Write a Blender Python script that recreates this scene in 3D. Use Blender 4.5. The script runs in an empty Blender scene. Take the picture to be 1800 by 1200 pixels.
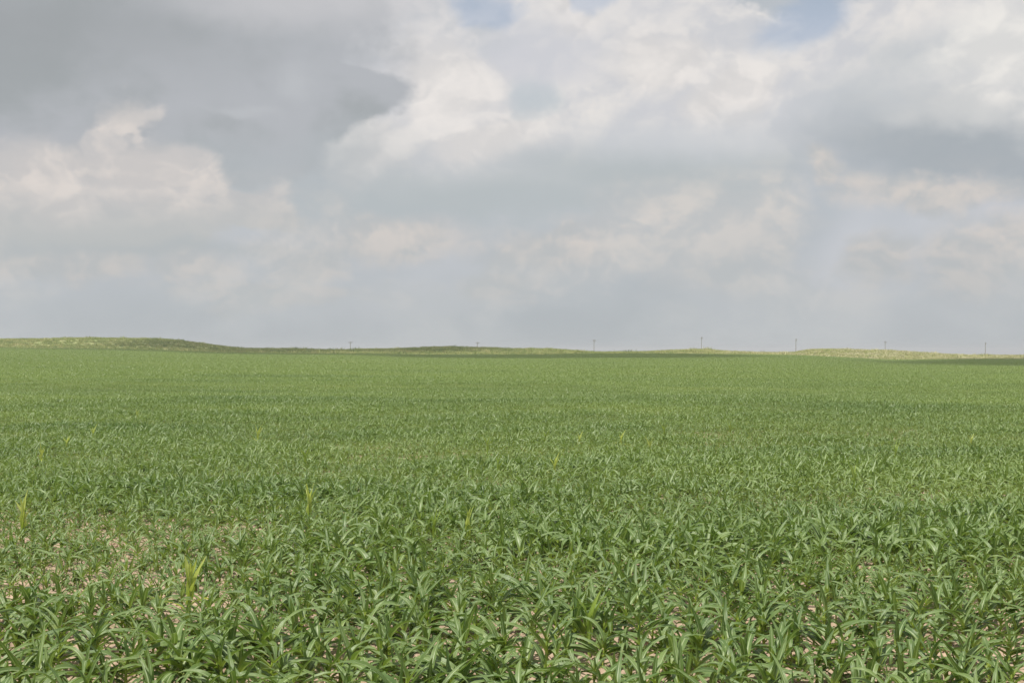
import bpy, math, random
import numpy as np
from mathutils import Vector, Matrix, Euler

random.seed(7)
rng = np.random.default_rng(7)
scene = bpy.context.scene
col = scene.collection

# ------------------------------------------------------------------ camera
F = 2200.0            # focal length in pixels of an 1800 x 1200 frame
EYE = 2.0             # camera height above the soil
HORIZON = 615.0       # image row of eye level
cam_d = bpy.data.cameras.new('camera')
cam_d.sensor_width = 36.0
cam_d.lens = 36.0 * F / 1800.0
cam_d.clip_start = 0.1
cam_d.clip_end = 20000
cam = bpy.data.objects.new('camera', cam_d)
cam.location = (0, 0, EYE)
cam.rotation_euler = (math.radians(90) + math.atan((HORIZON - 600) / F), 0, 0)
col.objects.link(cam)
scene.camera = cam

# ------------------------------------------------------------------ colour management, render
scene.view_settings.view_transform = 'Standard'
scene.view_settings.look = 'None'
scene.view_settings.exposure = 0.0
scene.view_settings.gamma = 1.0
scene.view_settings.use_curve_mapping = False
scene.render.engine = 'CYCLES'
scene.cycles.max_bounces = 6
scene.cycles.diffuse_bounces = 3
scene.cycles.glossy_bounces = 2
scene.cycles.transmission_bounces = 4
scene.cycles.caustics_reflective = False
scene.cycles.caustics_refractive = False

# ------------------------------------------------------------------ sun and sky
SUN_DIR = Vector((-0.32, -0.25, 0.91)).normalized()      # towards the sun: high, behind the camera to the left
sun_d = bpy.data.lights.new('sun', 'SUN')
sun_d.energy = 5.0
sun_d.angle = math.radians(0.5)
sun_d.color = (1.0, 0.95, 0.87)
sun = bpy.data.objects.new('sun', sun_d)
sun.rotation_euler = SUN_DIR.to_track_quat('Z', 'Y').to_euler()
sun.location = (0, 0, 50)
col.objects.link(sun)


def lin(c):
    out = []
    for v in c:
        v = v / 255.0
        out.append(v / 12.92 if v <= 0.04045 else ((v + 0.055) / 1.055) ** 2.4)
    return (*out, 1.0)


class NT:
    """small helper for node trees"""
    def __init__(self, tree):
        self.t = tree
        self.n = tree.nodes
        self.l = tree.links

    def node(self, kind, **kw):
        nd = self.n.new(kind)
        for k, v in kw.items():
            setattr(nd, k, v)
        return nd

    def put(self, sock, v):
        if isinstance(v, bpy.types.NodeSocket):
            self.l.new(v, sock)
        else:
            sock.default_value = v

    def math(self, op, a, b=None, c=None, clamp=False):
        nd = self.node('ShaderNodeMath', operation=op, use_clamp=clamp)
        self.put(nd.inputs[0], a)
        if b is not None:
            self.put(nd.inputs[1], b)
        if c is not None:
            self.put(nd.inputs[2], c)
        return nd.outputs[0]

    def vmath(self, op, a, b=None):
        nd = self.node('ShaderNodeVectorMath', operation=op)
        self.put(nd.inputs[0], a)
        if b is not None:
            self.put(nd.inputs[1], b)
        return nd.outputs['Value'] if op in ('LENGTH', 'DOT_PRODUCT', 'DISTANCE') else nd.outputs[0]

    def rng(self, v, a, b, c=0.0, d=1.0, smooth=True):
        nd = self.node('ShaderNodeMapRange')
        nd.interpolation_type = 'SMOOTHSTEP' if smooth else 'LINEAR'
        nd.clamp = True
        self.put(nd.inputs['Value'], v)
        nd.inputs['From Min'].default_value = a
        nd.inputs['From Max'].default_value = b
        nd.inputs['To Min'].default_value = c
        nd.inputs['To Max'].default_value = d
        return nd.outputs['Result']

    def mix(self, fac, a, b, mode='MIX'):
        nd = self.node('ShaderNodeMix', data_type='RGBA', blend_type=mode)
        nd.clamp_factor = True
        self.put(nd.inputs['Factor'], fac)
        self.put(nd.inputs['A'], a) if False else None
        self.put(nd.inputs[6], a)
        self.put(nd.inputs[7], b)
        return nd.outputs[2]

    def noise(self, vec, scale, detail=4.0, rough=0.5, colour=False, dist=0.0):
        nd = self.node('ShaderNodeTexNoise', noise_dimensions='3D')
        if vec is not None:
            self.put(nd.inputs['Vector'], vec)
        nd.inputs['Scale'].default_value = scale
        nd.inputs['Detail'].default_value = detail
        nd.inputs['Roughness'].default_value = rough
        nd.inputs['Distortion'].default_value = dist
        return nd.outputs['Color'] if colour else nd.outputs['Fac']

    def comb(self, x, y, z=0.0):
        nd = self.node('ShaderNodeCombineXYZ')
        self.put(nd.inputs[0], x)
        self.put(nd.inputs[1], y)
        self.put(nd.inputs[2], z)
        return nd.outputs[0]


def build_world():
    w = bpy.data.worlds.new('World')
    scene.world = w
    w.use_nodes = True
    w.cycles.sampling_method = 'NONE'        # an even sky: plain bounces find it
    g = NT(w.node_tree)
    g.n.clear()
    out = g.node('ShaderNodeOutputWorld')
    sky = g.node('ShaderNodeTexSky', sky_type='NISHITA')
    sky.sun_disc = False
    sky.sun_elevation = math.asin(SUN_DIR.z)
    sky.sun_rotation = math.atan2(SUN_DIR.x, SUN_DIR.y)
    sky.air_density = 1.0
    sky.dust_density = 3.0
    sky.ozone_density = 1.0

    tc = g.node('ShaderNodeTexCoord')
    d = tc.outputs['Generated']
    sep = g.node('ShaderNodeSeparateXYZ')
    g.put(sep.inputs[0], d)
    dx, dy, dz = sep.outputs
    U = g.math('MULTIPLY', g.math('ARCTAN2', dx, dy), 22.0)
    V = g.math('MULTIPLY', g.math('ARCSINE', dz), 22.0)
    uv = g.comb(U, V)
    # the dome laid out flat round the zenith, squeezed towards the horizon where clouds lie flatter
    r = g.math('POWER', g.math('DIVIDE', 1.0, g.math('ADD', 1.0, g.math('MAXIMUM', dz, -0.2))), 1.45)
    q = g.comb(g.math('MULTIPLY', dx, r), g.math('MULTIPLY', dy, r))

    def noise2(off, scale, detail, rough, colour=False):
        nd = g.node('ShaderNodeTexNoise', noise_dimensions='2D')
        g.put(nd.inputs['Vector'], g.vmath('ADD', q, off))
        nd.inputs['Scale'].default_value = scale
        nd.inputs['Detail'].default_value = detail
        nd.inputs['Roughness'].default_value = rough
        return nd.outputs['Color'] if colour else nd.outputs['Fac']

    w1 = g.vmath('SUBTRACT', noise2((0, 0, 0), 10.0, 5.0, 0.58, True), (0.5, 0.5, 0.5))
    big = noise2((11.0, 2.0, 0), 4.3, 3.0, 0.55)
    mid = noise2((1.0, 5.0, 0), 9.0, 5.0, 0.55)
    fine = noise2((6.0, 3.0, 0), 30.0, 4.0, 0.6)

    # cauliflower heads: rounded cells inside rounded cells
    qw = g.vmath('ADD', q, g.vmath('MULTIPLY', w1, (0.075, 0.075, 0)))

    def puff(off, scale, detail):
        nd = g.node('ShaderNodeTexVoronoi', voronoi_dimensions='2D', feature='F1', normalize=True)
        g.put(nd.inputs['Vector'], g.vmath('ADD', qw, off))
        nd.inputs['Scale'].default_value = scale
        nd.inputs['Detail'].default_value = detail
        nd.inputs['Roughness'].default_value = 0.52
        nd.inputs['Lacunarity'].default_value = 2.3
        return nd.outputs['Distance']
    p_a = puff((0, 0, 0), 15.0, 2.6)
    p_b = puff((0.006, 0.011, 0), 15.0, 2.6)
    head = g.math('SUBTRACT', 0.42, p_a)                 # + in the heads, - in the creases
    relief = g.math('ADD', g.math('SUBTRACT', p_b, p_a), g.math('MULTIPLY', g.math('SUBTRACT', fine, 0.5), 0.25))
    head2 = g.math('ADD', head, g.math('MULTIPLY', g.math('SUBTRACT', fine, 0.5), 1.0))

    uvw = g.vmath('ADD', uv, g.vmath('MULTIPLY', w1, (1.7, 1.2, 0)))
    uvs = g.vmath('ADD', uv, g.vmath('MULTIPLY', w1, (2.6, 1.1, 0)))

    def pos(px, py):
        az = math.atan((px - 900.0) / F)
        el = math.atan((HORIZON - py) / F * math.cos(az))
        return az * 22.0, el * 22.0

    def mask(blobs, soft, lumps=0.0):
        m = None
        for (px, py, rx, ry) in blobs:
            cu, cv = pos(px, py)
            k = g.vmath('LENGTH', g.vmath('MULTIPLY', g.vmath('SUBTRACT', uvw if lumps else uvs, (cu, cv, 0)), (100.0 / rx, 100.0 / ry, 0)))
            m = k if m is None else g.math('MINIMUM', m, k)
        if lumps:
            m = g.math('SUBTRACT', m, g.math('MULTIPLY', head2, lumps))
        return g.rng(m, 1.0 + soft, 1.0 - soft)

    def lit(c_mid, dark, bright, amount=1.0):
        """cloud colour shaded by its own relief"""
        f = g.rng(relief, -0.13, 0.17)
        a = g.mix(f, lin(dark), lin(bright))
        return g.mix(amount, lin(c_mid), a) if amount < 1 else a

    # the broken layer that goes all the way round
    c = g.mix(g.rng(big, 0.36, 0.66), lin((184, 190, 196)), lin((210, 211, 217)))
    c = g.mix(g.rng(mid, 0.47, 0.66, 0, 0.6), c, lit((205, 205, 206), (190, 194, 198), (222, 219, 217)))

    def over(blobs, soft, colour, amount=1.0, lumps=0.0):
        nonlocal c
        m = mask(blobs, soft, lumps)
        if amount != 1.0:
            m = g.math('MULTIPLY', m, amount)
        c = g.mix(m, c, colour)
        return m

    # bright cumulus, centre and right
    cb = lit((220, 217, 215), (205, 206, 210), (231, 227, 223))
    cb = g.mix(g.rng(big, 0.42, 0.64, 0.0, 0.45), cb, lin((207, 208, 213)))
    cb = g.mix(g.rng(V, 2.5, 4.2), lin((193, 197, 200)), cb)            # the bellies turn grey
    bright = over([(1120, 185, 320, 160), (770, 185, 175, 125), (1020, 110, 125, 85), (1230, 85, 95, 85), (735, 110, 85, 62),
                   (800, 270, 240, 75), (1560, 140, 190, 95), (1620, 30, 170, 70), (960, 30, 60, 50), (1440, 120, 60, 45), (1160, 15, 110, 50)],
                  0.12, cb, 1.0, 0.7)
    holes = mask([(845, 24, 58, 22), (1390, 38, 56, 36), (1045, -10, 30, 22)], 0.5, 1.2)
    far_holes = g.math('MULTIPLY', g.rng(mid, 0.60, 0.68), g.rng(V, 7.5, 10.0))
    open_sky = g.math('MAXIMUM', g.math('MULTIPLY', holes, 0.42), g.math('MULTIPLY', far_holes, 0.55))
    # sunny faces and hollows within it
    over([(770, 140, 95, 75), (870, 235, 110, 42), (1170, 95, 75, 50), (1300, 165, 70, 65), (1020, 22, 45, 28), (640, 260, 90, 40)], 0.6,
         lit((228, 224, 220), (217, 214, 212), (236, 231, 227)), 0.85, 0.5)
    over([(935, 172, 55, 36)], 0.5, lin((190, 198, 204)), 0.8, 0.6)
    over([(985, 95, 85, 48), (905, 95, 45, 50)], 0.7, lin((206, 207, 213)), 0.75, 0.5)
    # grey bellies
    over([(850, 352, 400, 40), (1130, 312, 230, 45)], 0.85, lin((181, 188, 191)), 0.9)
    over([(1250, 245, 220, 35)], 0.9, lin((203, 206, 210)), 0.7)
    # darker bank at the right with its bright crown
    over([(1560, 180, 95, 55), (1640, 110, 110, 45)], 0.9, lin((192, 197, 201)), 0.75)
    over([(1700, 262, 220, 62), (1880, 275, 220, 75)], 0.75, lin((167, 174, 180)), 0.92)
    over([(1750, 85, 85, 80), (1860, 60, 120, 110)], 0.7, lit((231, 229, 225), (220, 219, 217), (238, 235, 230)), 0.9, 0.5)
    over([(1690, 195, 85, 26)], 0.8, lin((207, 208, 208)), 0.8)
    # dark bank at the upper left
    ld = g.mix(g.rng(mid, 0.36, 0.64), lin((163, 168, 171)), lin((180, 183, 188)))
    over([(200, 60, 430, 140), (440, 172, 215, 82), (300, 270, 230, 60), (0, 190, 260, 120), (575, 165, 112, 62), (-300, 100, 420, 220)],
         0.14, ld, 1.0, 0.36)
    over([(60, 40, 300, 70)], 0.9, lin((159, 163, 166)), 0.75)
    over([(520, 0, 170, 42)], 0.9, lin((198, 198, 201)), 0.85)
    over([(410, 190, 40, 10), (515, 142, 40, 22)], 0.8, lin((190, 193, 197)), 0.6)
    over([(570, 275, 130, 45), (420, 300, 120, 40)], 0.9, lin((178, 184, 188)), 0.7)
    # cumulus at the left, its foot lost in the murk
    lc = lit((207, 203, 201), (194, 193, 194), (219, 212, 207))
    lc = g.mix(g.rng(V, 1.75, 3.0), lin((189, 191, 190)), lc)
    over([(165, 365, 200, 95), (75, 335, 115, 82), (300, 352, 120, 66), (215, 262, 42, 40), (430, 366, 85, 34), (-120, 380, 160, 80)],
         0.24, lc, 0.92, 0.6)
    over([(222, 215, 30, 34), (255, 205, 22, 14), (482, 335, 26, 20)], 0.6, lc, 0.7, 0.9)
    over([(100, 310, 85, 50), (270, 315, 70, 38)], 0.8, lit((219, 212, 207), (208, 203, 200), (226, 218, 212)), 0.6, 0.5)
    over([(300, 444, 330, 15), (-100, 446, 200, 22)], 0.9, lin((179, 185, 188)), 0.75)
    # low, distant puffs in flat layers
    lp = lit((199, 197, 195), (188, 190, 191), (214, 207, 201))
    low = g.math('MULTIPLY', g.rng(mid, 0.46, 0.60), g.math('MULTIPLY', g.rng(V, 3.3, 2.2), g.rng(V, 0.3, 1.0)))
    c = g.mix(g.math('MULTIPLY', low, 0.45), c, lp)
    over([(140, 468, 140, 26), (325, 482, 75, 26), (548, 468, 50, 32), (690, 420, 130, 40), (960, 438, 110, 40), (985, 405, 30, 14),
          (1630, 338, 125, 30), (1760, 450, 100, 55), (1452, 305, 26, 28), (880, 508, 62, 22), (470, 520, 160, 18), (1555, 445, 60, 30)], 0.55, lp, 0.9, 0.6)
    over([(1235, 420, 140, 80), (1260, 482, 90, 22), (1330, 360, 70, 40)], 0.5, lit((203, 201, 199), (193, 195, 196), (214, 209, 204)), 0.85, 0.5)
    # thick air at the horizon
    hz = g.rng(V, 2.6, 0.0, 0.0, 0.85)
    hz_c = g.mix(g.rng(mid, 0.35, 0.65), lin((176, 182, 185)), lin((186, 191, 193)))
    c = g.mix(hz, c, hz_c)

    b_cloud = g.node('ShaderNodeBackground')
    g.put(b_cloud.inputs['Color'], c)
    b_cloud.inputs['Strength'].default_value = 1.0
    b_sky = g.node('ShaderNodeBackground')
    g.put(b_sky.inputs['Color'], sky.outputs['Color'])
    b_sky.inputs['Strength'].default_value = 0.15
    ms = g.node('ShaderNodeMixShader')
    g.put(ms.inputs[0], open_sky)
    g.put(ms.inputs[1], b_cloud.outputs[0])
    g.put(ms.inputs[2], b_sky.outputs[0])
    g.put(out.inputs['Surface'], ms.outputs[0])


build_world()

# ------------------------------------------------------------------ numeric helpers


def sstep(a, b, x):
    t = np.clip((x - a) / (b - a), 0, 1)
    return t * t * (3 - 2 * t)


def hash2(ix, iy, k=0):
    h = (ix.astype(np.int64) * 374761393 + iy.astype(np.int64) * 668265263 + k * 1442695041) & 0x7fffffff
    h = ((h ^ (h >> 13)) * 1274126177) & 0x7fffffff
    h = h ^ (h >> 16)
    return (h & 0xffff) / 65535.0


def vnoise(x, y, k=0):
    x = np.asarray(x, float)
    y = np.asarray(y, float)
    ix = np.floor(x)
    iy = np.floor(y)
    fx = x - ix
    fy = y - iy
    fx = fx * fx * (3 - 2 * fx)
    fy = fy * fy * (3 - 2 * fy)
    a = hash2(ix, iy, k)
    b = hash2(ix + 1, iy, k)
    c = hash2(ix, iy + 1, k)
    d = hash2(ix + 1, iy + 1, k)
    return (a * (1 - fx) + b * fx) * (1 - fy) + (c * (1 - fx) + d * fx) * fy


def fbm(x, y, o=4, k=0):
    s = 0
    a = 0.5
    t = 0
    for i in range(o):
        s = s + a * vnoise(np.asarray(x) * 2 ** i, np.asarray(y) * 2 ** i, k + i * 17)
        t += a
        a *= 0.5
    return s / t


# ------------------------------------------------------------------ the lie of the land
Y_END = 400.0     # far edge of the corn
Y_CREST = 470.0   # crest of the grassy hills behind it
PROFILE = np.array([
    # column, corn edge row, crest row
    (-300, 609, 597), (0, 610, 595.5), (70, 611, 594.5), (150, 611.5, 593), (210, 612.5, 594), (270, 614, 595.2), (320, 616, 597.5),
    (380, 618, 606), (430, 619, 612.3), (500, 620, 612), (600, 620.5, 614.5), (650, 621, 613), (720, 622, 611.5),
    (790, 622, 609), (850, 622, 610.5), (900, 622, 612.7), (960, 622, 612.3), (1010, 621, 615), (1060, 620.6, 618.6),
    (1110, 620.4, 618), (1180, 620.5, 615.5), (1235, 621, 613.3), (1285, 621.5, 616.5), (1340, 622, 618.9), (1395, 623, 618.8),
    (1422, 624, 614.2), (1450, 625.5, 613), (1500, 628, 614), (1560, 631, 615.5), (1600, 631, 617.5), (1650, 630.5, 621),
    (1700, 630, 623.5), (1800, 630, 624.5), (2100, 629, 623)], float)


def ground_z(x, y):
    x = np.asarray(x, float)
    y = np.asarray(y, float)
    ys = np.maximum(y, 60.0)
    px = 900 + x / ys * F
    wob = 14 * (fbm(x * 0.05, y * 0.05, 2, 9) - 0.5)
    pe = np.interp(px, PROFILE[:, 0], PROFILE[:, 1])
    pc = np.interp(px + wob, PROFILE[:, 0], PROFILE[:, 2])
    z_end = EYE + (HORIZON - pe) / F * Y_END - 0.42
    z_cr = EYE + (HORIZON - pc) / F * Y_CREST - 0.35
    # the field falls away gently for a hundred metres, then climbs to the hills
    dip = 1.85 + 0.25 * sstep(-40, 40, x) + 0.3 * (fbm(x * 0.03 + 3, y * 0.02, 2, 4) - 0.5)
    t = np.clip((y - 9.0) / 96.0, 0, 1)
    z = -dip * (t + 0.12 * np.sin(2 * math.pi * t))
    r = np.clip((y - 85) / (Y_END - 85), 0, 1)
    r = 0.55 * r + 0.45 * r * r * (3 - 2 * r)
    z = z + (z_end + dip) * r
    z = z + 0.10 * (fbm(x * 0.06, y * 0.06, 2, 21) - 0.5) * sstep(10, 30, y) * (1 - sstep(300, Y_END, y))
    h = sstep(Y_END - 2, Y_CREST, y)
    z = np.where(y > Y_END, z_end + (z_cr - z_end) * h, z)
    back = sstep(Y_CREST, 620, y)
    z = np.where(y > Y_CREST, z_cr + (-3.4 - z_cr) * back, z)
    z = np.where(y > 620, -3.4 - 22 * sstep(620, 1500, y), z)
    z = z + 0.5 * (fbm(x * 0.12, y * 0.12, 3, 33) - 0.5) * sstep(Y_END + 3, Y_END + 30, y) * (1 - sstep(560, 620, y))
    return z


def gz(x, y):
    return float(ground_z(np.array([x]), np.array([y]))[0])


# ------------------------------------------------------------------ materials


def new_mat(name):
    m = bpy.data.materials.new(name)
    m.use_nodes = True
    g = NT(m.node_tree)
    g.n.clear()
    out = g.node('ShaderNodeOutputMaterial')
    return m, g, out


def principled(g, colour, rough, normal=None, spec=0.5):
    p = g.node('ShaderNodeBsdfPrincipled')
    g.put(p.inputs['Base Color'], colour)
    g.put(p.inputs['Roughness'], rough)
    p.inputs['Specular IOR Level'].default_value = spec
    if normal is not None:
        g.put(p.inputs['Normal'], normal)
    return p


def bump(g, height, strength, dist):
    b = g.node('ShaderNodeBump')
    b.inputs['Strength'].default_value = strength
    b.inputs['Distance'].default_value = dist
    g.put(b.inputs['Height'], height)
    return b.outputs[0]


def soil_material():
    m, g, out = new_mat('dry_soil')
    geo = g.node('ShaderNodeNewGeometry')
    p = geo.outputs['Position']
    a = g.noise(p, 1.3, 5, 0.6)
    b = g.noise(p, 23.0, 5, 0.65)
    c = g.mix(g.rng(a, 0.3, 0.7), (0.29, 0.212, 0.148, 1), (0.45, 0.335, 0.24, 1))
    c = g.mix(g.rng(b, 0.35, 0.7, 0, 0.5), c, (0.54, 0.42, 0.315, 1))
    c = g.mix(g.rng(g.noise(p, 90.0, 3, 0.6), 0.6, 0.75, 0, 0.5), c, (0.24, 0.15, 0.10, 1))
    nrm = bump(g, g.math('ADD', b, g.math('MULTIPLY', g.noise(p, 140.0, 4, 0.6), 0.4)), 0.5, 0.01)
    pr = principled(g, c, 0.95, nrm, 0.15)
    g.put(out.inputs['Surface'], pr.outputs[0])
    return m


def leaf_material(name, dark, light, base, rib, translucent, yellow_tip=0.0, far=(0.215, 0.30, 0.07, 1), deep=(0.060, 0.135, 0.040, 1)):
    m, g, out = new_mat(name)
    uvn = g.node('ShaderNodeUVMap')
    sep = g.node('ShaderNodeSeparateXYZ')
    g.put(sep.inputs[0], uvn.outputs[0])
    u, v = sep.outputs[0], sep.outputs[1]          # across, along
    geo = g.node('ShaderNodeNewGeometry')
    p = geo.outputs['Position']
    oi = g.node('ShaderNodeObjectInfo')
    rnd = oi.outputs['Random']
    patch = g.noise(p, 0.045, 3, 0.55)
    f = g.math('ADD', g.math('MULTIPLY', rnd, 0.55), g.math('MULTIPLY', g.rng(patch, 0.35, 0.65), 0.45))
    c = g.mix(f, dark, light)
    # richer, bluer green where the soil holds water
    lush = g.rng(g.noise(g.vmath('MULTIPLY', p, (0.5, 1.0, 0.0)), 0.09, 4, 0.6), 0.44, 0.60)
    c = g.mix(g.math('MULTIPLY', lush, 0.42), c, deep)
    # the crop on the far slope is younger and yellower, in drilled streaks
    sp = g.node('ShaderNodeSeparateXYZ')
    g.put(sp.inputs[0], p)
    young = g.rng(g.math('ADD', sp.outputs[1], g.math('MULTIPLY', g.noise(p, 0.03, 3, 0.5), 90.0)), 75.0, 240.0)
    streak = g.noise(g.vmath('MULTIPLY', p, (0.02, 0.13, 0.0)), 1.0, 4, 0.6)
    c = g.mix(g.math('MULTIPLY', young, g.rng(streak, 0.30, 0.62, 0.45, 0.95)), c, far)
    c = g.mix(g.math('MULTIPLY', young, g.rng(streak, 0.60, 0.74, 0.0, 0.4)), c, (0.42, 0.38, 0.16, 1))
    # blotches along the blade
    c = g.mix(g.rng(g.noise(p, 14.0, 3, 0.6), 0.45, 0.7, 0, 0.45), c, light)
    # pale towards the sheath
    c = g.mix(g.rng(v, 0.0, 0.34, 0.9, 0.0), c, base)
    # parallel veins and pale midrib
    across = g.math('ABSOLUTE', g.math('SUBTRACT', u, 0.5))
    vein = g.math('SINE', g.math('MULTIPLY', u, 88.0))
    c = g.mix(g.rng(vein, 0.2, 1.0, 0, 0.16), c, rib)
    ribw = g.rng(v, 0.0, 0.9, 0.13, 0.03, False)
    ribm = g.rng(g.math('DIVIDE', across, ribw), 1.15, 0.6)
    c = g.mix(g.math('MULTIPLY', ribm, 0.8), c, rib)
    if yellow_tip:
        c = g.mix(g.rng(v, 0.9, 1.0, 0, yellow_tip), c, (0.42, 0.33, 0.12, 1))
    nrm = bump(g, g.math('ADD', g.math('MULTIPLY', vein, 0.25), ribm), 0.35, 0.002)
    pr = principled(g, c, 0.38, nrm, 0.52)
    tr = g.node('ShaderNodeBsdfTranslucent')
    g.put(tr.inputs['Color'], g.mix(1.0, c, (1.1, 1.2, 0.55, 1), 'MULTIPLY'))
    g.put(tr.inputs['Normal'], nrm)
    ms = g.node('ShaderNodeMixShader')
    ms.inputs[0].default_value = translucent
    g.put(ms.inputs[1], pr.outputs[0])
    g.put(ms.inputs[2], tr.outputs[0])
    g.put(out.inputs['Surface'], ms.outputs[0])
    return m


def simple_material(name, c1, c2, scale, rough, spec=0.3, bump_s=0.0):
    m, g, out = new_mat(name)
    geo = g.node('ShaderNodeNewGeometry')
    n = g.noise(geo.outputs['Position'], scale, 5, 0.6)
    c = g.mix(g.rng(n, 0.3, 0.7), c1, c2)
    nrm = bump(g, n, bump_s, 0.01) if bump_s else None
    pr = principled(g, c, rough, nrm, spec)
    g.put(out.inputs['Surface'], pr.outputs[0])
    return m


def random_material(name, stops, rough=0.8, trans=0.25):
    """colour picked per piece"""
    m, g, out = new_mat(name)
    oi = g.node('ShaderNodeObjectInfo')
    geo = g.node('ShaderNodeNewGeometry')
    f = g.math('ADD', g.math('MULTIPLY', oi.outputs['Random'], 0.75),
               g.math('MULTIPLY', g.rng(g.noise(geo.outputs['Position'], 0.05, 3, 0.5), 0.3, 0.7), 0.25))
    sp = g.node('ShaderNodeSeparateXYZ')
    g.put(sp.inputs[0], geo.outputs['Position'])
    f = g.math('ADD', f, g.rng(sp.outputs[0], 20.0, 115.0, -0.14, 0.28))      # drier on the right-hand mound
    cr = g.node('ShaderNodeValToRGB')
    el = cr.color_ramp.elements
    el[0].position, el[0].color = stops[0]
    el[1].position, el[1].color = stops[-1]
    for s in stops[1:-1]:
        e = el.new(s[0])
        e.color = s[1]
    g.put(cr.inputs[0], f)
    pr = principled(g, cr.outputs[0], rough, None, 0.2)
    tr = g.node('ShaderNodeBsdfTranslucent')
    g.put(tr.inputs['Color'], cr.outputs[0])
    ms = g.node('ShaderNodeMixShader')
    ms.inputs[0].default_value = trans
    g.put(ms.inputs[1], pr.outputs[0])
    g.put(ms.inputs[2], tr.outputs[0])
    g.put(out.inputs['Surface'], ms.outputs[0])
    return m


M_SOIL = soil_material()
M_LEAF = leaf_material('corn_leaf', (0.086, 0.160, 0.035, 1), (0.228, 0.316, 0.086, 1), (0.33, 0.41, 0.07, 1), (0.42, 0.50, 0.27, 1), 0.30, 0.5)
M_YELLOW = leaf_material('yellow_leaf', (0.48, 0.55, 0.13, 1), (0.64, 0.68, 0.22, 1), (0.38, 0.48, 0.09, 1), (0.60, 0.65, 0.34, 1), 0.35, 0.0, (0.42, 0.48, 0.14, 1), (0.36, 0.44, 0.10, 1))
M_LIME = leaf_material('lime_leaf', (0.28, 0.40, 0.07, 1), (0.40, 0.50, 0.12, 1), (0.32, 0.44, 0.08, 1), (0.45, 0.52, 0.22, 1), 0.35, 0.0, (0.30, 0.42, 0.08, 1), (0.28, 0.40, 0.07, 1))
M_STALK = simple_material('corn_stalk', (0.20, 0.29, 0.05, 1), (0.34, 0.42, 0.08, 1), 30.0, 0.5)
M_CLOD = simple_material('soil_clod', (0.36, 0.26, 0.18, 1), (0.54, 0.40, 0.29, 1), 18.0, 0.95, 0.1, 0.4)
M_STRAW = simple_material('straw', (0.50, 0.38, 0.22, 1), (0.70, 0.58, 0.38, 1), 6.0, 0.8)
M_WEED = simple_material('weed_leaf', (0.07, 0.16, 0.03, 1), (0.16, 0.27, 0.06, 1), 9.0, 0.6)
M_HILL = simple_material('pasture_turf', (0.24, 0.30, 0.11, 1), (0.36, 0.36, 0.17, 1), 0.35, 0.95, 0.1, 0.3)
M_TUFT = random_material('pasture_grass', [(0.0, (0.19, 0.25, 0.08, 1)), (0.35, (0.27, 0.32, 0.10, 1)), (0.65, (0.40, 0.40, 0.17, 1)),
                                           (0.85, (0.46, 0.44, 0.21, 1)), (1.0, (0.54, 0.51, 0.33, 1))])
M_WOOD = simple_material('weathered_wood', (0.20, 0.18, 0.155, 1), (0.32, 0.29, 0.26, 1), 3.0, 0.9, 0.1)
M_CERAMIC = simple_material('insulator_ceramic', (0.25, 0.25, 0.24, 1), (0.35, 0.35, 0.34, 1), 3.0, 0.4)
M_CLOUD = simple_material('cloud', (0.80, 0.80, 0.80, 1), (0.85, 0.85, 0.85, 1), 0.02, 1.0, 0.0)
g_ = NT(M_CLOUD.node_tree)                     # thin cloud lets part of the sun through
t_ = g_.node('ShaderNodeBsdfTransparent')
x_ = g_.node('ShaderNodeMixShader')
x_.inputs[0].default_value = 0.58
o_ = [n for n in g_.n if n.type == 'OUTPUT_MATERIAL'][0]
p_ = [n for n in g_.n if n.type == 'BSDF_PRINCIPLED'][0]
g_.put(x_.inputs[1], p_.outputs[0])
g_.put(x_.inputs[2], t_.outputs[0])
g_.put(o_.inputs['Surface'], x_.outputs[0])

# ------------------------------------------------------------------ mesh helpers


def mesh_np(name, verts, faces, mats, smooth=True, uvs=None, mat_idx=None):
    """faces: int array (n, 4) or (n, 3)"""
    verts = np.asarray(verts, np.float32)
    faces = np.asarray(faces, np.int32)
    k = faces.shape[1]
    me = bpy.data.meshes.new(name)
    me.vertices.add(len(verts))
    me.vertices.foreach_set('co', verts.ravel())
    me.loops.add(faces.size)
    me.loops.foreach_set('vertex_index', faces.ravel())
    me.polygons.add(len(faces))
    me.polygons.foreach_set('loop_start', np.arange(0, faces.size, k, dtype=np.int32))
    me.polygons.foreach_set('loop_total', np.full(len(faces), k, np.int32))
    for mt in mats:
        me.materials.append(mt)
    if mat_idx is not None:
        me.polygons.foreach_set('material_index', np.asarray(mat_idx, np.int32))
    me.polygons.foreach_set('use_smooth', np.full(len(faces), smooth))
    if uvs is not None:
        lay = me.uv_layers.new(name='UVMap')
        lay.data.foreach_set('uv', np.asarray(uvs, np.float32)[faces.ravel()].ravel())
    me.update(calc_edges=True)
    me.validate()
    return me


def link(name, data, parent=None, **props):
    o = bpy.data.objects.new(name, data)
    col.objects.link(o)
    if parent is not None:
        o.parent = parent
    for k, v in props.items():
        o[k] = v
    return o


def grid_faces(nr, nc):
    i = np.arange(nr - 1)[:, None] * nc + np.arange(nc - 1)[None, :]
    i = i.ravel()
    return np.stack([i, i + 1, i + nc + 1, i + nc], 1)


# ------------------------------------------------------------------ ground and hills


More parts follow.
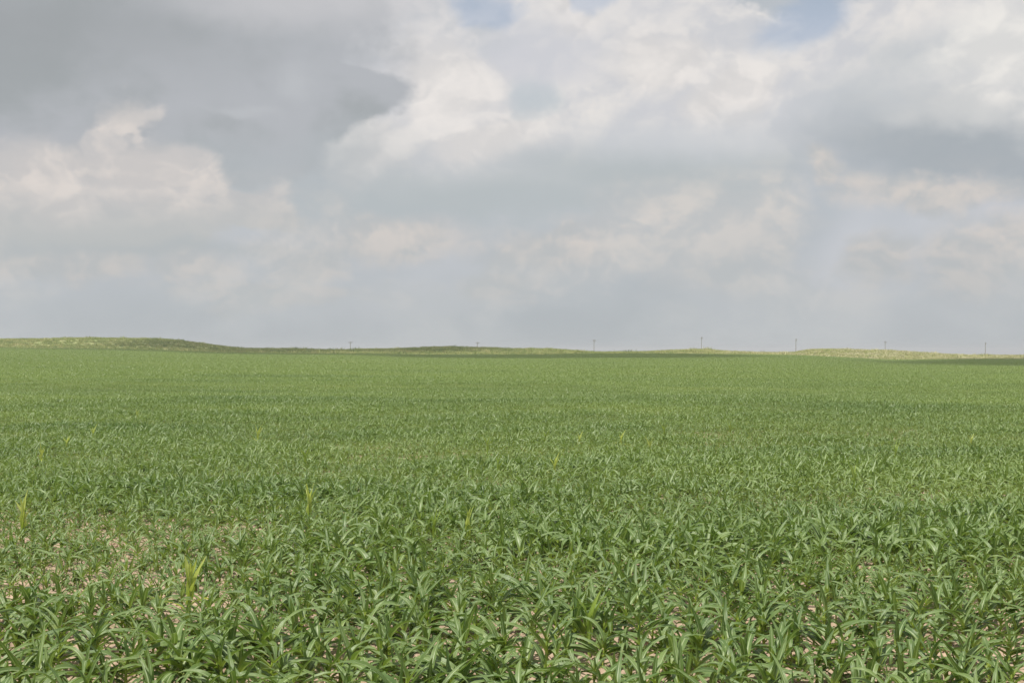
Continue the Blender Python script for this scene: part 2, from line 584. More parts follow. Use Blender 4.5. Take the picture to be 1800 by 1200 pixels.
def crack_height(x, y):
    """plates of dried crust parted by cracks, with small clods"""
    cell = 0.13
    wx = x + 0.05 * (fbm(x * 9, y * 9, 2, 50) - 0.5)
    wy = y + 0.05 * (fbm(x * 9, y * 9, 2, 60) - 0.5)
    gx = wx / cell
    gy = wy / cell
    ix = np.floor(gx)
    iy = np.floor(gy)
    f1 = np.full(x.shape, 9.0)
    f2 = np.full(x.shape, 9.0)
    idv = np.zeros(x.shape)
    for a in (-1, 0, 1):
        for b in (-1, 0, 1):
            cx = ix + a
            cy = iy + b
            dx = cx + 0.15 + 0.7 * hash2(cx, cy, 1) - gx
            dy = cy + 0.15 + 0.7 * hash2(cx, cy, 2) - gy
            dd = np.sqrt(dx * dx + dy * dy)
            tilt = 0.010 * (hash2(cx, cy, 3) - 0.5) + 0.010 * (hash2(cx, cy, 4) - 0.5) * dx * 2 + 0.012 * (hash2(cx, cy, 5) - 0.5) * dy * 2
            near = dd < f1
            f2 = np.where(near, f1, np.minimum(f2, dd))
            idv = np.where(near, tilt, idv)
            f1 = np.where(near, dd, f1)
    crack = 1 - sstep(0.02, 0.17, f2 - f1)
    return -0.028 * crack + idv + 0.016 * (fbm(x * 14, y * 14, 3, 70) - 0.5) + 0.06 * (fbm(x * 1.1, y * 1.1, 3, 80) - 0.5)


def build_ground():
    rows = [-400, -150, -60, -25, -10, -3, 1, 3, 4.5, 5.5, 6.2]
    y = 6.6
    while y < 10.2:
        rows.append(y)
        y += 0.0135
    while y < Y_END:
        rows.append(y)
        y *= 1.012 if y < 60 else 1.03
    rows.append(Y_END)
    rows = np.array(rows)
    nc = 620
    u = np.linspace(-1, 1, nc)
    w = 0.47 * np.maximum(rows, 6.0) + 1.2
    X = w[:, None] * u[None, :]
    ext = np.array([4.0, 14.0, 60.0, 250.0, 900.0])
    left = -(w[:, None] + ext[::-1][None, :])
    right = w[:, None] + ext[None, :]
    X = np.concatenate([left, X, right], 1)
    Y = np.repeat(rows[:, None], X.shape[1], 1)
    Z = ground_z(X, Y)
    near = (1 - sstep(14, 30, Y)) * (np.abs(X) < w[:, None] + 0.1)
    Z = Z + np.where(near > 0, crack_height(X, Y) * near, 0)
    v = np.stack([X.ravel(), Y.ravel(), Z.ravel()], 1)
    me = mesh_np('ground', v, grid_faces(*X.shape), [M_SOIL])
    o = link('ground', me, kind='structure')
    # hills: from the end of the corn to well behind the crest, and the plain beyond them
    rows = np.concatenate([np.linspace(Y_END, 640, 90), [700, 800, 950, 1200, 1600, 2500, 4000, 7000]])
    w = 0.47 * rows + 1.2
    u = np.linspace(-1, 1, 420)
    X = np.concatenate([-(w[:, None] + ext[::-1][None, :] * 2), w[:, None] * u, w[:, None] + ext[None, :] * 2], 1)
    Y = np.repeat(rows[:, None], X.shape[1], 1)
    Z = ground_z(X, Y)
    v = np.stack([X.ravel(), Y.ravel(), Z.ravel()], 1)
    me = mesh_np('hills', v, grid_faces(*X.shape), [M_HILL])
    link('hills', me, kind='structure')


build_ground()

# ------------------------------------------------------------------ corn leaves


def leaf_arrays(L, W, a0, bend, pw=1.5, twist=0.0, fold=0.35, wave=0.006, kink=0.0, ks=0.6, segs=8, across=4, side=0.0, ph=0.0):
    """blade that leaves the stalk along +x; returns verts, quads, uvs"""
    s = np.linspace(0, 1, segs + 1)
    fine = np.linspace(0, 1, 61)
    th = a0 + bend * fine ** pw + kink * sstep(ks - 0.06, ks + 0.06, fine)
    ds = L / 60
    fx = np.concatenate([[0], np.cumsum(np.sin(th[:-1]) * ds)])
    fz = np.concatenate([[0], np.cumsum(np.cos(th[:-1]) * ds)])
    fy = side * L * fine ** 2
    cx = np.interp(s, fine, fx)
    cz = np.interp(s, fine, fz)
    cy = np.interp(s, fine, fy)
    t = np.interp(s, fine, th)
    w = W * np.minimum(1.0, 0.55 + 1.7 * s) * np.clip(1 - s ** 2.3, 0.0, 1) ** 0.85
    w = np.maximum(w, 0.0012) * 0.5
    q = np.linspace(-1, 1, across + 1)
    verts = []
    uvs = []
    for i in range(segs + 1):
        nx, nz = -np.cos(t[i]), np.sin(t[i])       # upper face normal of the blade
        fo = fold * (1 - 0.75 * min(1, s[i] * 1.4)) + 0.06
        a = twist * s[i]
        for j, qq in enumerate(q):
            lat = qq * w[i]
            up = abs(qq) * w[i] * fo * 1.6
            up += wave * abs(qq) ** 2 * math.sin(s[i] * 15 + ph + (1.7 if qq > 0 else 0)) * min(1, 3 * s[i]) * (1 - s[i] * 0.6)
            l2 = lat * math.cos(a) - up * math.sin(a)
            u2 = lat * math.sin(a) + up * math.cos(a)
            verts.append((cx[i] + nx * u2, cy[i] + l2, cz[i] + nz * u2))
            uvs.append((0.5 + 0.5 * qq, s[i]))
    return np.array(verts), grid_faces(segs + 1, across + 1)[:, ::-1], np.array(uvs)


def rand_leaf(kind, segs=8, across=4):
    r = random.uniform
    if kind == 'low':      # short, old, spreading
        a = dict(L=r(.16, .27), W=r(.028, .040), a0=r(.75, 1.05), bend=r(.5, 1.3), pw=1.2)
    elif kind == 'mid':    # the long arching blades
        a = dict(L=r(.34, .54), W=r(.050, .068), a0=r(.60, 1.15), bend=r(.9, 1.9), pw=r(.9, 1.7))
        if random.random() < 0.3:
            a.update(bend=r(.4, .8), kink=r(.8, 1.5), ks=r(.4, .65))
    elif kind == 'up':     # younger, more upright
        a = dict(L=r(.28, .45), W=r(.040, .056), a0=r(.35, .75), bend=r(.9, 1.9), pw=r(1.0, 2.0))
        if random.random() < 0.25:      # some stand out straight
            a.update(a0=r(.35, .85), bend=r(.1, .5))
    else:                  # whorl, rolled
        a = dict(L=r(.16, .28), W=r(.028, .042), a0=r(.05, .35), bend=r(.1, .8), pw=1.6, fold=.8)
    a.setdefault('fold', r(.25, .5))
    a.update(twist=r(-.9, .9), wave=r(.003, .009), side=r(-.16, .16), ph=r(0, 6.28), segs=segs, across=across)
    return leaf_arrays(**a)


def stalk_arrays(h=0.2, sides=6):
    prof = [(0.0, .0115), (.035, .0125), (.045, .0105), (.09, .0125), (.10, .011), (.15, .0115), (.16, .0098), (h, .0085), (h + .03, .004)]
    v = []
    for z, r in prof:
        for k in range(sides):
            an = 2 * math.pi * k / sides
            v.append((r * math.cos(an), r * 0.85 * math.sin(an), z - 0.012))
    f = []
    n = len(prof)
    for i in range(n - 1):
        for k in range(sides):
            a, b = i * sides + k, i * sides + (k + 1) % sides
            f.append((a, b, b + sides, a + sides))
    return np.array(v), np.array(f), np.zeros((len(v), 2)) + 0.3


KINDS = ['low', 'low', 'mid', 'mid', 'mid', 'mid', 'up', 'up', 'whorl']


def plant_recipe():
    """kind, height on the stalk, direction, scale of every leaf of one plant"""
    phi = random.uniform(0, 6.283)
    seq = list(KINDS)
    if random.random() < .35:
        seq.remove('low')
    if random.random() < .3:
        seq.insert(3, 'mid')
    n = len(seq)
    out = []
    for i, k in enumerate(seq):
        t = i / (n - 1)
        h = 0.025 + 0.165 * t ** 0.9
        an = phi + math.pi * (i % 2) + random.gauss(0, .32)
        out.append((k, h, an, random.uniform(.88, 1.12), random.gauss(0, .07)))
    return out


random.seed(11)
POOL = {}
for kind, cnt in (('low', 14), ('mid', 26), ('up', 18), ('whorl', 10)):
    POOL[kind] = []
    for i in range(cnt):
        v, f, uv = rand_leaf(kind, 8, 4)
        POOL[kind].append(mesh_np('corn_leaf_' + kind, v, f, [M_LEAF], True, uv))


def recolour(meshes, mat):
    res = []
    for me in meshes:
        c = me.copy()
        c.materials[0] = mat
        res.append(c)
    return res


POOL_Y = {k: recolour(v[:8], M_YELLOW) for k, v in POOL.items()}
POOL_L = {k: recolour(v[:8], M_LIME) for k, v in POOL.items()}
sv, sf, suv = stalk_arrays()
STALK = mesh_np('corn_stalk', sv, sf, [M_STALK])
STALK_Y = STALK.copy()
STALK_Y.materials[0] = M_LIME


def corn_plant(name, x, y, scale, label, group=None, recipe=None, yellow=None, lean=(0, 0)):
    o = bpy.data.objects.new(name, None)
    o.empty_display_size = 0.1
    col.objects.link(o)
    o.location = (x, y, gz(x, y) - 0.005)
    o.rotation_euler = (lean[0], lean[1], 0)
    o.scale = (scale, scale, scale)
    o['label'] = label
    o['category'] = 'corn plant'
    if group:
        o['group'] = group
    link('stalk', STALK_Y if yellow else STALK, o)
    for (k, h, an, s, tilt) in (recipe or plant_recipe()):
        pool = POOL
        if yellow == 'all' or (yellow == 'whorl' and k in ('whorl', 'up')):
            pool = POOL_Y
        elif yellow == 'lime' and k in ('whorl', 'up'):
            pool = POOL_L
        lf = link('leaf', random.choice(pool[k]), o)
        lf.location = (0, 0, h)
        lf.rotation_euler = Euler((0, tilt, an), 'XYZ')
        lf.scale = (s, s * (0.72 if yellow and k == 'whorl' else 1.0), s)
    return o


# ------------------------------------------------------------------ sowing: rows across the view
ROW = 0.47
STEP = 0.102
ANG = math.radians(2.5)


def vigour(x, y):
    """thin patches where the crust shows, thick ones elsewhere"""
    v = 0.83 - 0.13 * sstep(7.5, 13, y) + 0.42 * (fbm(x * 0.30 + 4, y * 0.38, 3, 100) - 0.5) * 1.5
    v = v + 0.22 * (fbm(x * 0.05, y * 0.11, 3, 120) - 0.5)
    v = v - 0.28 * np.exp(-(((x + 4.4) / 1.9) ** 2 + ((y - 14.0) / 2.2) ** 2))
    v = v - 0.32 * np.exp(-(((x + 4.15) / 0.5) ** 2 + ((y - 10.0) / 0.45) ** 2))
    v = v - 0.16 * np.exp(-(((x + 2.3) / 1.6) ** 2 + ((y - 8.5) / 0.45) ** 2))
    v = v + 0.14 * np.exp(-((y - 12.6 - 0.06 * x) / 0.9) ** 2) * sstep(-4.0, 0.0, x)
    return np.clip(v, 0.40, 1.12)


def sow(y0, y1):
    pts = []
    k = 0
    r = -40 if y0 > 20 else -6
    while True:
        yr = 5.55 + r * ROW
        r += 1
        if yr > y1 + 25:
            break
        half = 0.44 * max(min(yr + 1, y1), 2.0) + 1.4
        if yr < y0 - 25:
            continue
        n = int(2 * half / STEP)
        x = -half + STEP * np.arange(n) + rng.normal(0, .035, n)
        y = yr + math.tan(ANG) * x * 1.0 + rng.normal(0, .03, n)
        keep = (y >= y0) & (y < y1) & (np.abs(x) < 0.44 * y + 1.4)
        if keep.any():
            pts.append(np.stack([x[keep], y[keep], np.full(keep.sum(), r - 1)], 1))
    return np.concatenate(pts)


near_pts = sow(4.6, 45.0)
vg = vigour(near_pts[:, 0], near_pts[:, 1])
keep = rng.random(len(near_pts)) < np.clip(0.22 + 1.0 * vg - 0.05 * (1 - sstep(9, 13, near_pts[:, 1])), 0, .985)
near_pts, vg = near_pts[keep], vg[keep]

# the yellow plants of the photograph: image column, image row of the foot, size, kind, label
YELLOW = [
    (333, 1088, 0.98, 'all', 'bright yellow upright corn plant among green leaves at lower left'),
    (42, 955, 1.00, 'whorl', 'corn plant with tall yellow-green whorl at left edge beside bare soil patch'),
    (544, 925, 0.80, 'whorl', 'corn plant with forked yellow top, left of centre in mid field'),
    (1036, 1150, 0.85, 'lime', 'lime-green corn plant near bottom centre in front rows'),
    (822, 962, 0.95, 'whorl', 'corn plant with two bright yellow blades near image centre, below mid field'),
    (764, 958, 0.80, 'lime', 'pale lime corn plant just left of the centre yellow pair of blades'),
    (72, 822, 0.85, 'all', 'broad yellow corn plant near left edge, nearest of the four far left ones'),
    (118, 796, 0.80, 'all', 'slim yellow corn plant at far left between two other yellow ones'),
    (164, 775, 0.78, 'whorl', 'yellow-topped corn plant at far left, rightmost of the close trio'),
    (453, 784, 0.95, 'all', 'lone forked yellow corn plant in upper left part of the field'),
    (241, 740, 0.80, 'all', 'small pale yellow corn plant farthest back on the left'),
    (537, 828, 0.80, 'lime', 'thin lime-green corn plant left of centre, with one tall pale blade'),
    (876, 842, 0.80, 'lime', 'lime-green corn plant close to image centre, left of a small yellow one'),
    (975, 842, 0.75, 'all', 'small bright yellow corn plant just right of image centre'),
    (958, 787, 0.85, 'lime', 'pale lime forked corn plant right of centre, leftmost of the back cluster'),
    (1018, 788, 0.75, 'all', 'pale yellow corn plant, second from left in the back cluster'),
    (1091, 790, 0.85, 'all', 'yellow corn plant, third from left in the back cluster right of centre'),
    (1142, 800, 0.80, 'all', 'whitish yellow corn plant, rightmost and nearest of the back cluster'),
    (1168, 772, 0.85, 'lime', 'lime corn plant behind the back cluster with three thin upright blades'),
    (1283, 770, 0.85, 'lime', 'lime-topped corn plant alone right of the yellow back cluster'),
    (1502, 866, 0.80, 'lime', 'corn plant with pale lime blade in the right third of the field'),
    (1574, 812, 0.80, 'lime', 'small lime corn plant toward the right, left of the rightmost pale one'),
    (1707, 792, 0.80, 'whorl', 'yellow-topped corn plant nearest to the right edge'),
    (857, 805, 0.95, 'lime', 'tall thin pale corn plant just left of centre, alone behind the others'),
]
random.seed(5)
for (px, py, s, kind, lab) in YELLOW:
    yy = np.geomspace(6, 90, 4000)
    above = EYE - (py - HORIZON) / F * yy - ground_z((px - 900) / F * yy, yy)
    Y = float(yy[np.argmax(above < 0)])
    X = (px - 900) / F * Y
    d = np.hypot(near_pts[:, 0] - X, near_pts[:, 1] - Y)
    ok = d > 0.11
    near_pts, vg = near_pts[ok], vg[ok]
    front = (np.abs(near_pts[:, 0] - X * 0.985) < 0.22) & (near_pts[:, 1] < Y) & (near_pts[:, 1] > Y - 1.5)
    vg = np.where(front, np.minimum(vg, 0.6), vg)
    ph = random.uniform(0, 6.28)
    rec = [('low', .05, ph, .9, 0), ('low', .08, ph + 3.1, .9, 0)]
    n_up = 3
    for i in range(n_up):
        rec.append(('whorl', .10 + .03 * i, (0.2 if i % 2 == 0 else 3.3) + random.gauss(0, .4), random.uniform(1.2, 1.5), random.uniform(-.08, .07)))
    rec += [('whorl', .19, ph + 1, 1.1, 0)]
    corn_plant('corn_plant', X, Y, s * (1.2 if Y < 15 else 1.5), lab, 'yellowed corn plants scattered in the field', rec, kind)

# individuals: the plants that show largest
zc = near_pts[:, 2]
pxs = 900 + near_pts[:, 0] / near_pts[:, 1] * F
pyt = HORIZON + (EYE - 0.40 * vg) / near_pts[:, 1] * F       # row of the plant's upper leaves
inframe = (pxs > -25) & (pxs < 1825) & (pyt < 1195)
order = np.argsort(np.where(inframe, near_pts[:, 1], 1e9))
chosen = order[:300]
is_ind = np.zeros(len(near_pts), bool)
is_ind[chosen] = True

ONES = ['', 'first', 'second', 'third', 'fourth', 'fifth', 'sixth', 'seventh', 'eighth', 'ninth', 'tenth', 'eleventh', 'twelfth', 'thirteenth',
        'fourteenth', 'fifteenth', 'sixteenth', 'seventeenth', 'eighteenth', 'nineteenth']
TENS = {2: ('twentieth', 'twenty'), 3: ('thirtieth', 'thirty'), 4: ('fortieth', 'forty'), 5: ('fiftieth', 'fifty'), 6: ('sixtieth', 'sixty'), 7: ('seventieth', 'seventy')}


def ordinal(n):
    if n < 20:
        return ONES[n]
    t, o = divmod(n, 10)
    return TENS[t][0] if o == 0 else TENS[t][1] + '-' + ONES[o]


random.seed(23)
rows_used = sorted(set(zc[chosen].astype(int)))
for ri, rv in enumerate(rows_used):
    idx = [i for i in chosen if int(zc[i]) == rv]
    idx.sort(key=lambda i: pxs[i])
    for k, i in enumerate(idx):
        left = k < len(idx) / 2
        nth = ordinal(k + 1) if left else ordinal(len(idx) - k)
        scl = float(vg[i]) * random.uniform(.82, 1.14)
        size = 'tall' if scl > 1.0 else ('small' if scl < 0.72 else 'leafy')
        lab = f"{size} green corn plant, {nth} from the {'left' if left else 'right'} in the {ordinal(ri + 1)} row from the front"
        corn_plant('corn_plant', near_pts[i, 0], near_pts[i, 1], scl, lab,
                   'green corn plants in the nearest rows', None, None, (random.gauss(0, .06), random.gauss(0, .06)))

# ------------------------------------------------------------------ the rest of the field: one object of instances


def joined_plant(segs, across, sides, recipe=None):
    V, Fc, UV, MI = [], [], [], []
    n = 0
    v, f, uv = stalk_arrays(sides=sides)
    V.append(v); Fc.append(f); UV.append(uv); MI.append(np.ones(len(f)))
    n += len(v)
    for (k, h, an, s, tilt) in (recipe or plant_recipe()):
        v, f, uv = rand_leaf(k, segs, across)
        R = np.array(Euler((0, tilt, an), 'XYZ').to_matrix())
        v = (v * s) @ R.T + np.array([0, 0, h])
        V.append(v); Fc.append(f + n); UV.append(uv); MI.append(np.zeros(len(f)))
        n += len(v)
    return np.concatenate(V), np.concatenate(Fc), np.concatenate(UV), np.concatenate(MI)


random.seed(31)
variants = bpy.data.collections.new('corn_variants')
N_HI, N_LO, N_CH = 30, 14, 8
for i in range(N_HI):
    v, f, uv, mi = joined_plant(7, 4, 5)
    variants.objects.link(bpy.data.objects.new('a_plant_%03d' % i, mesh_np('corn_plant_mesh', v, f, [M_LEAF, M_STALK], True, uv, mi)))
lo_meshes = []
for i in range(N_LO):
    v, f, uv, mi = joined_plant(4, 2, 3)
    lo_meshes.append((v, f, uv, mi))
    variants.objects.link(bpy.data.objects.new('b_plant_%03d' % i, mesh_np('corn_plant_mesh', v, f, [M_LEAF, M_STALK], True, uv, mi)))
CHX, CHY = 3.0, 2.4
tiny = [joined_plant(3, 2, 3) for _ in range(10)]
for i in range(N_CH):
    V, Fc, UV, MI = [], [], [], []
    n = 0
    for r in range(4):
        for x in np.arange(-CHX / 2, CHX / 2, STEP * 1.06):
            v, f, uv, mi = random.choice(tiny)
            a = random.uniform(0, 6.28)
            s = random.uniform(.75, 1.15)
            R = np.array([[math.cos(a), -math.sin(a), 0], [math.sin(a), math.cos(a), 0], [0, 0, 1]])
            v = (v * s) @ R.T + np.array([x + random.gauss(0, .05), (r - 1.5) * ROW + random.gauss(0, .07), 0])
            V.append(v); Fc.append(f + n); UV.append(uv); MI.append(mi)
            n += len(v)
    variants.objects.link(bpy.data.objects.new('c_patch_%03d' % i, mesh_np('corn_patch_mesh', np.concatenate(V), np.concatenate(Fc), [M_LEAF, M_STALK], True, np.concatenate(UV), np.concatenate(MI))))


def instancer(name, coll):
    ng = bpy.data.node_groups.new(name, 'GeometryNodeTree')
    ng.interface.new_socket('Geometry', in_out='INPUT', socket_type='NodeSocketGeometry')
    ng.interface.new_socket('Geometry', in_out='OUTPUT', socket_type='NodeSocketGeometry')
    gi = ng.nodes.new('NodeGroupInput')
    go = ng.nodes.new('NodeGroupOutput')
    ci = ng.nodes.new('GeometryNodeCollectionInfo')
    ci.inputs['Collection'].default_value = coll
    ci.inputs['Separate Children'].default_value = True
    ci.inputs['Reset Children'].default_value = True
    iop = ng.nodes.new('GeometryNodeInstanceOnPoints')
    iop.inputs['Pick Instance'].default_value = True

    def attr(nm, ty):
        a = ng.nodes.new('GeometryNodeInputNamedAttribute')
        a.data_type = ty
        a.inputs['Name'].default_value = nm
        return a.outputs['Attribute']
    ng.links.new(gi.outputs[0], iop.inputs['Points'])
    ng.links.new(ci.outputs[0], iop.inputs['Instance'])
    ng.links.new(attr('pick', 'INT'), iop.inputs['Instance Index'])
    e2r = ng.nodes.new('FunctionNodeEulerToRotation')
    ng.links.new(attr('turn', 'FLOAT_VECTOR'), e2r.inputs[0])
    ng.links.new(e2r.outputs[0], iop.inputs['Rotation'])
    ng.links.new(attr('size', 'FLOAT_VECTOR'), iop.inputs['Scale'])
    ng.links.new(iop.outputs[0], go.inputs[0])
    return ng


def instance_object(name, pts, pick, turn, size, coll, **props):
    me = bpy.data.meshes.new(name)
    me.vertices.add(len(pts))
    me.vertices.foreach_set('co', np.asarray(pts, np.float32).ravel())
    a = me.attributes.new('pick', 'INT', 'POINT')
    a.data.foreach_set('value', np.asarray(pick, np.int32))
    a = me.attributes.new('turn', 'FLOAT_VECTOR', 'POINT')
    a.data.foreach_set('vector', np.asarray(turn, np.float32).ravel())
    a = me.attributes.new('size', 'FLOAT_VECTOR', 'POINT')
    a.data.foreach_set('vector', np.asarray(size, np.float32).ravel())
    me.update()
    o = link(name, me, **props)
    md = o.modifiers.new('instances', 'NODES')
    md.node_group = instancer(name, coll)
    return o


P, PK, TN, SZ = [], [], [], []


def add_points(xy, pick, scale, tilt=.07, zs=None):
    n = len(xy)
    z = ground_z(xy[:, 0], xy[:, 1]) - 0.005
    P.append(np.stack([xy[:, 0], xy[:, 1], z], 1))
    PK.append(pick)
    TN.append(np.stack([rng.normal(0, tilt, n), rng.normal(0, tilt, n), rng.uniform(0, 6.283, n)], 1))
    SZ.append(np.stack([scale, scale, scale if zs is None else zs], 1))


rest = near_pts[~is_ind]
vr = vg[~is_ind]
add_points(rest, rng.integers(0, N_HI, len(rest)), vr * rng.uniform(.8, 1.16, len(rest)))
# small late seedlings among the rows
nl = 3600
ly = np.sqrt(rng.uniform(5.5 ** 2, 30.0 ** 2, nl))
lx = rng.uniform(-1, 1, nl) * (0.44 * ly + 1.2)
add_points(np.stack([lx, ly], 1), rng.integers(0, N_HI, nl), rng.uniform(.26, .58, nl), .15)
mid_pts = sow(45.0, 130.0)
vm = vigour(mid_pts[:, 0], mid_pts[:, 1])
kp = rng.random(len(mid_pts)) < 0.93
mid_pts, vm = mid_pts[kp], vm[kp]
add_points(mid_pts, N_HI + rng.integers(0, N_LO, len(mid_pts)), vm * rng.uniform(.85, 1.15, len(mid_pts)))
far = []
y = 131.2
while y < Y_END - 1:
    half = 0.46 * y + 4
    n = int(2 * half / CHX) + 1
    x = -half + CHX * np.arange(n)
    far.append(np.stack([x + rng.normal(0, .1, n), np.full(n, y) + rng.normal(0, .1, n)], 1))
    y += CHY
far = np.concatenate(far)
vf = 0.80 + 0.35 * (fbm(far[:, 0] * .03, far[:, 1] * .05, 3, 140) - 0.35)
add_points(far, N_HI + N_LO + rng.integers(0, N_CH, len(far)), np.full(len(far), 1.0), 0.0, vf)
TN[-1][:, 2] = rng.integers(0, 2, len(far)) * math.pi
instance_object('corn_field', np.concatenate(P), np.concatenate(PK), np.concatenate(TN), np.concatenate(SZ), variants,
                kind='stuff', label='dense green corn field stretching back to the hills', category='corn field')

# ------------------------------------------------------------------ clods, straw, weeds on the soil


def ico():
    t = (1 + 5 ** .5) / 2
    v = np.array([(-1, t, 0), (1, t, 0), (-1, -t, 0), (1, -t, 0), (0, -1, t), (0, 1, t), (0, -1, -t), (0, 1, -t), (t, 0, -1), (t, 0, 1), (-t, 0, -1), (-t, 0, 1)], float)
    v /= np.linalg.norm(v[0])
    f = np.array([(0, 11, 5), (0, 5, 1), (0, 1, 7), (0, 7, 10), (0, 10, 11), (1, 5, 9), (5, 11, 4), (11, 10, 2), (10, 7, 6), (7, 1, 8),
                  (3, 9, 4), (3, 4, 2), (3, 2, 6), (3, 6, 8), (3, 8, 9), (4, 9, 5), (2, 4, 11), (6, 2, 10), (8, 6, 7), (9, 8, 1)])
    return v, f


def scatter(n, y0, y1):
    y = np.sqrt(rng.uniform(y0 ** 2, y1 ** 2, n))
    x = rng.uniform(-1, 1, n) * (0.43 * y + 0.8)
    return x, y


def surf_z(x, y):
    return ground_z(x, y) + crack_height(x, y) * (1 - sstep(14, 30, y))


iv, ifc = ico()
n = 7000
x, y = scatter(n, 6.0, 19.0)
s = np.clip(rng.lognormal(-4.45, .45, n), .005, .035)
jit = 1 + .35 * rng.normal(0, 1, (n, 12, 1)).clip(-1.2, 1.2)
V = iv[None] * jit * s[:, None, None] * np.array([1.15, 1.0, .75])
an = rng.uniform(0, 6.28, n)
c_, s_ = np.cos(an)[:, None], np.sin(an)[:, None]
V = np.stack([V[..., 0] * c_ - V[..., 1] * s_, V[..., 0] * s_ + V[..., 1] * c_, V[..., 2]], -1)
V += np.stack([x, y, surf_z(x, y) + s * .3], 1)[:, None, :]
Fc = ifc[None] + (np.arange(n) * 12)[:, None, None]
link('soil_clods', mesh_np('soil_clods', V.reshape(-1, 3), Fc.reshape(-1, 3), [M_CLOD], False), kind='stuff',
     label='small tan clods lying on the cracked soil', category='soil')

n = 3500
x, y = scatter(n, 6.0, 19.0)
ln = rng.uniform(.02, .11, n)
an = rng.uniform(0, 6.28, n)
tl = rng.normal(0, .12, n)
wd = rng.uniform(.0015, .004, n)
dx, dy, dz = np.cos(an) * ln / 2, np.sin(an) * ln / 2, np.sin(tl) * ln / 2
z = surf_z(x, y) + .008 + np.abs(dz)
nx, ny = -np.sin(an) * wd, np.cos(an) * wd
base = np.stack([x, y, z], 1)
d = np.stack([dx, dy, dz], 1)
nn = np.stack([nx, ny, np.zeros(n)], 1)
up = np.array([0, 0, 1.0]) * wd[:, None] * 1.3
ring = [nn, up, -nn, -up]
V = np.stack([base - d + r for r in ring] + [base + d + r for r in ring], 1)
q = np.array([(0, 1, 5, 4), (1, 2, 6, 5), (2, 3, 7, 6), (3, 0, 4, 7), (3, 2, 1, 0), (4, 5, 6, 7)])
Fc = q[None] + (np.arange(n) * 8)[:, None, None]
link('straw_litter', mesh_np('straw_litter', V.reshape(-1, 3), Fc.reshape(-1, 4), [M_STRAW], False), kind='stuff',
     label='pale straw bits scattered over the soil', category='straw')

# small weeds between the rows
random.seed(77)
V, Fc = [], []
n = 0
x, y = scatter(3200, 6.0, 19.0)
zz = surf_z(x, y)
for i in range(3200):
    a0 = random.uniform(0, 6.28)
    sz = random.uniform(.5, 1.5)
    for k in range(random.randint(3, 6)):
        v, f, uv = leaf_arrays(random.uniform(.04, .10) * sz, random.uniform(.009, .018) * sz, random.uniform(.3, 1.0), random.uniform(.2, .9), segs=3, across=2)
        an = a0 + k * 2.4
        ca, sa = math.cos(an), math.sin(an)
        v = np.stack([v[:, 0] * ca - v[:, 1] * sa + x[i], v[:, 0] * sa + v[:, 1] * ca + y[i], v[:, 2] + zz[i]], 1)
        V.append(v); Fc.append(f + n)
        n += len(v)
link('small_weeds', mesh_np('small_weeds', np.concatenate(V), np.concatenate(Fc), [M_WEED]), kind='stuff',
     label='tiny green weeds sprouting between the corn rows', category='weeds')

# ------------------------------------------------------------------ pasture grass on the hills
random.seed(41)
tufts = bpy.data.collections.new('tuft_variants')
for i in range(8):
    V, Fc = [], []
    n = 0
    for k in range(26):
        v, f, uv = leaf_arrays(random.uniform(.35, .9), random.uniform(.05, .12), random.uniform(.05, .7), random.uniform(.2, .9), segs=3, across=2)
        an = random.uniform(0, 6.28)
        ca, sa = math.cos(an), math.sin(an)
        ox, oy = random.gauss(0, .3), random.gauss(0, .3)
        v = np.stack([v[:, 0] * ca - v[:, 1] * sa + ox, v[:, 0] * sa + v[:, 1] * ca + oy, v[:, 2] - .04], 1)
        V.append(v); Fc.append(f + n)
        n += len(v)
    tufts.objects.link(bpy.data.objects.new('tuft_%03d' % i, mesh_np('tuft_mesh', np.concatenate(V), np.concatenate(Fc), [M_TUFT])))
n = 30000
yy = rng.uniform(Y_END + .6, 500, n)
xx = rng.uniform(-1, 1, n) * (0.45 * yy + 6)
tp = np.stack([xx, yy, ground_z(xx, yy)], 1)
sc_ = rng.uniform(.4, 1.0, n) * (0.65 + 0.8 * fbm(xx * .08, yy * .08, 3, 160))
sc_ *= np.where(rng.random(n) < .02, 1.8, 1.0)
instance_object('pasture_grass', tp, rng.integers(0, 8, n), np.stack([np.zeros(n), np.zeros(n), rng.uniform(0, 6.28, n)], 1),
                np.stack([sc_ * 1.3, sc_ * 1.3, sc_], 1), tufts, kind='stuff',
                label='dry tan and green pasture grass covering the far hills', category='grass')

# ------------------------------------------------------------------ power poles behind the hills


def tube(p0, p1, r0, r1, sides=8):
    p0, p1 = Vector(p0), Vector(p1)
    q = (p1 - p0).to_track_quat('Z', 'Y')
    v = []
    for p, r in ((p0, r0), (p1, r1)):
        for k in range(sides):
            a = 2 * math.pi * k / sides
            v.append(tuple(p + q @ Vector((r * math.cos(a), r * math.sin(a), 0))))
    f = [(k, (k + 1) % sides, sides + (k + 1) % sides, sides + k) for k in range(sides)]
    return v, f


def mesh_list(name, parts, mat):
    V, Fc = [], []
    for v, f in parts:
        n = len(V)
        V += v
        Fc += [tuple(i + n for i in q) for q in f]
    me = bpy.data.meshes.new(name)
    me.from_pydata(V, [], Fc)
    me.materials.append(mat)
    me.update()
    return me


def box(cx, cy, cz, sx, sy, sz):
    v = [(cx + a * sx / 2, cy + b * sy / 2, cz + c * sz / 2) for a in (-1, 1) for b in (-1, 1) for c in (-1, 1)]
    f = [(0, 1, 3, 2), (4, 6, 7, 5), (0, 4, 5, 1), (2, 3, 7, 6), (0, 2, 6, 4), (1, 5, 7, 3)]
    return v, f


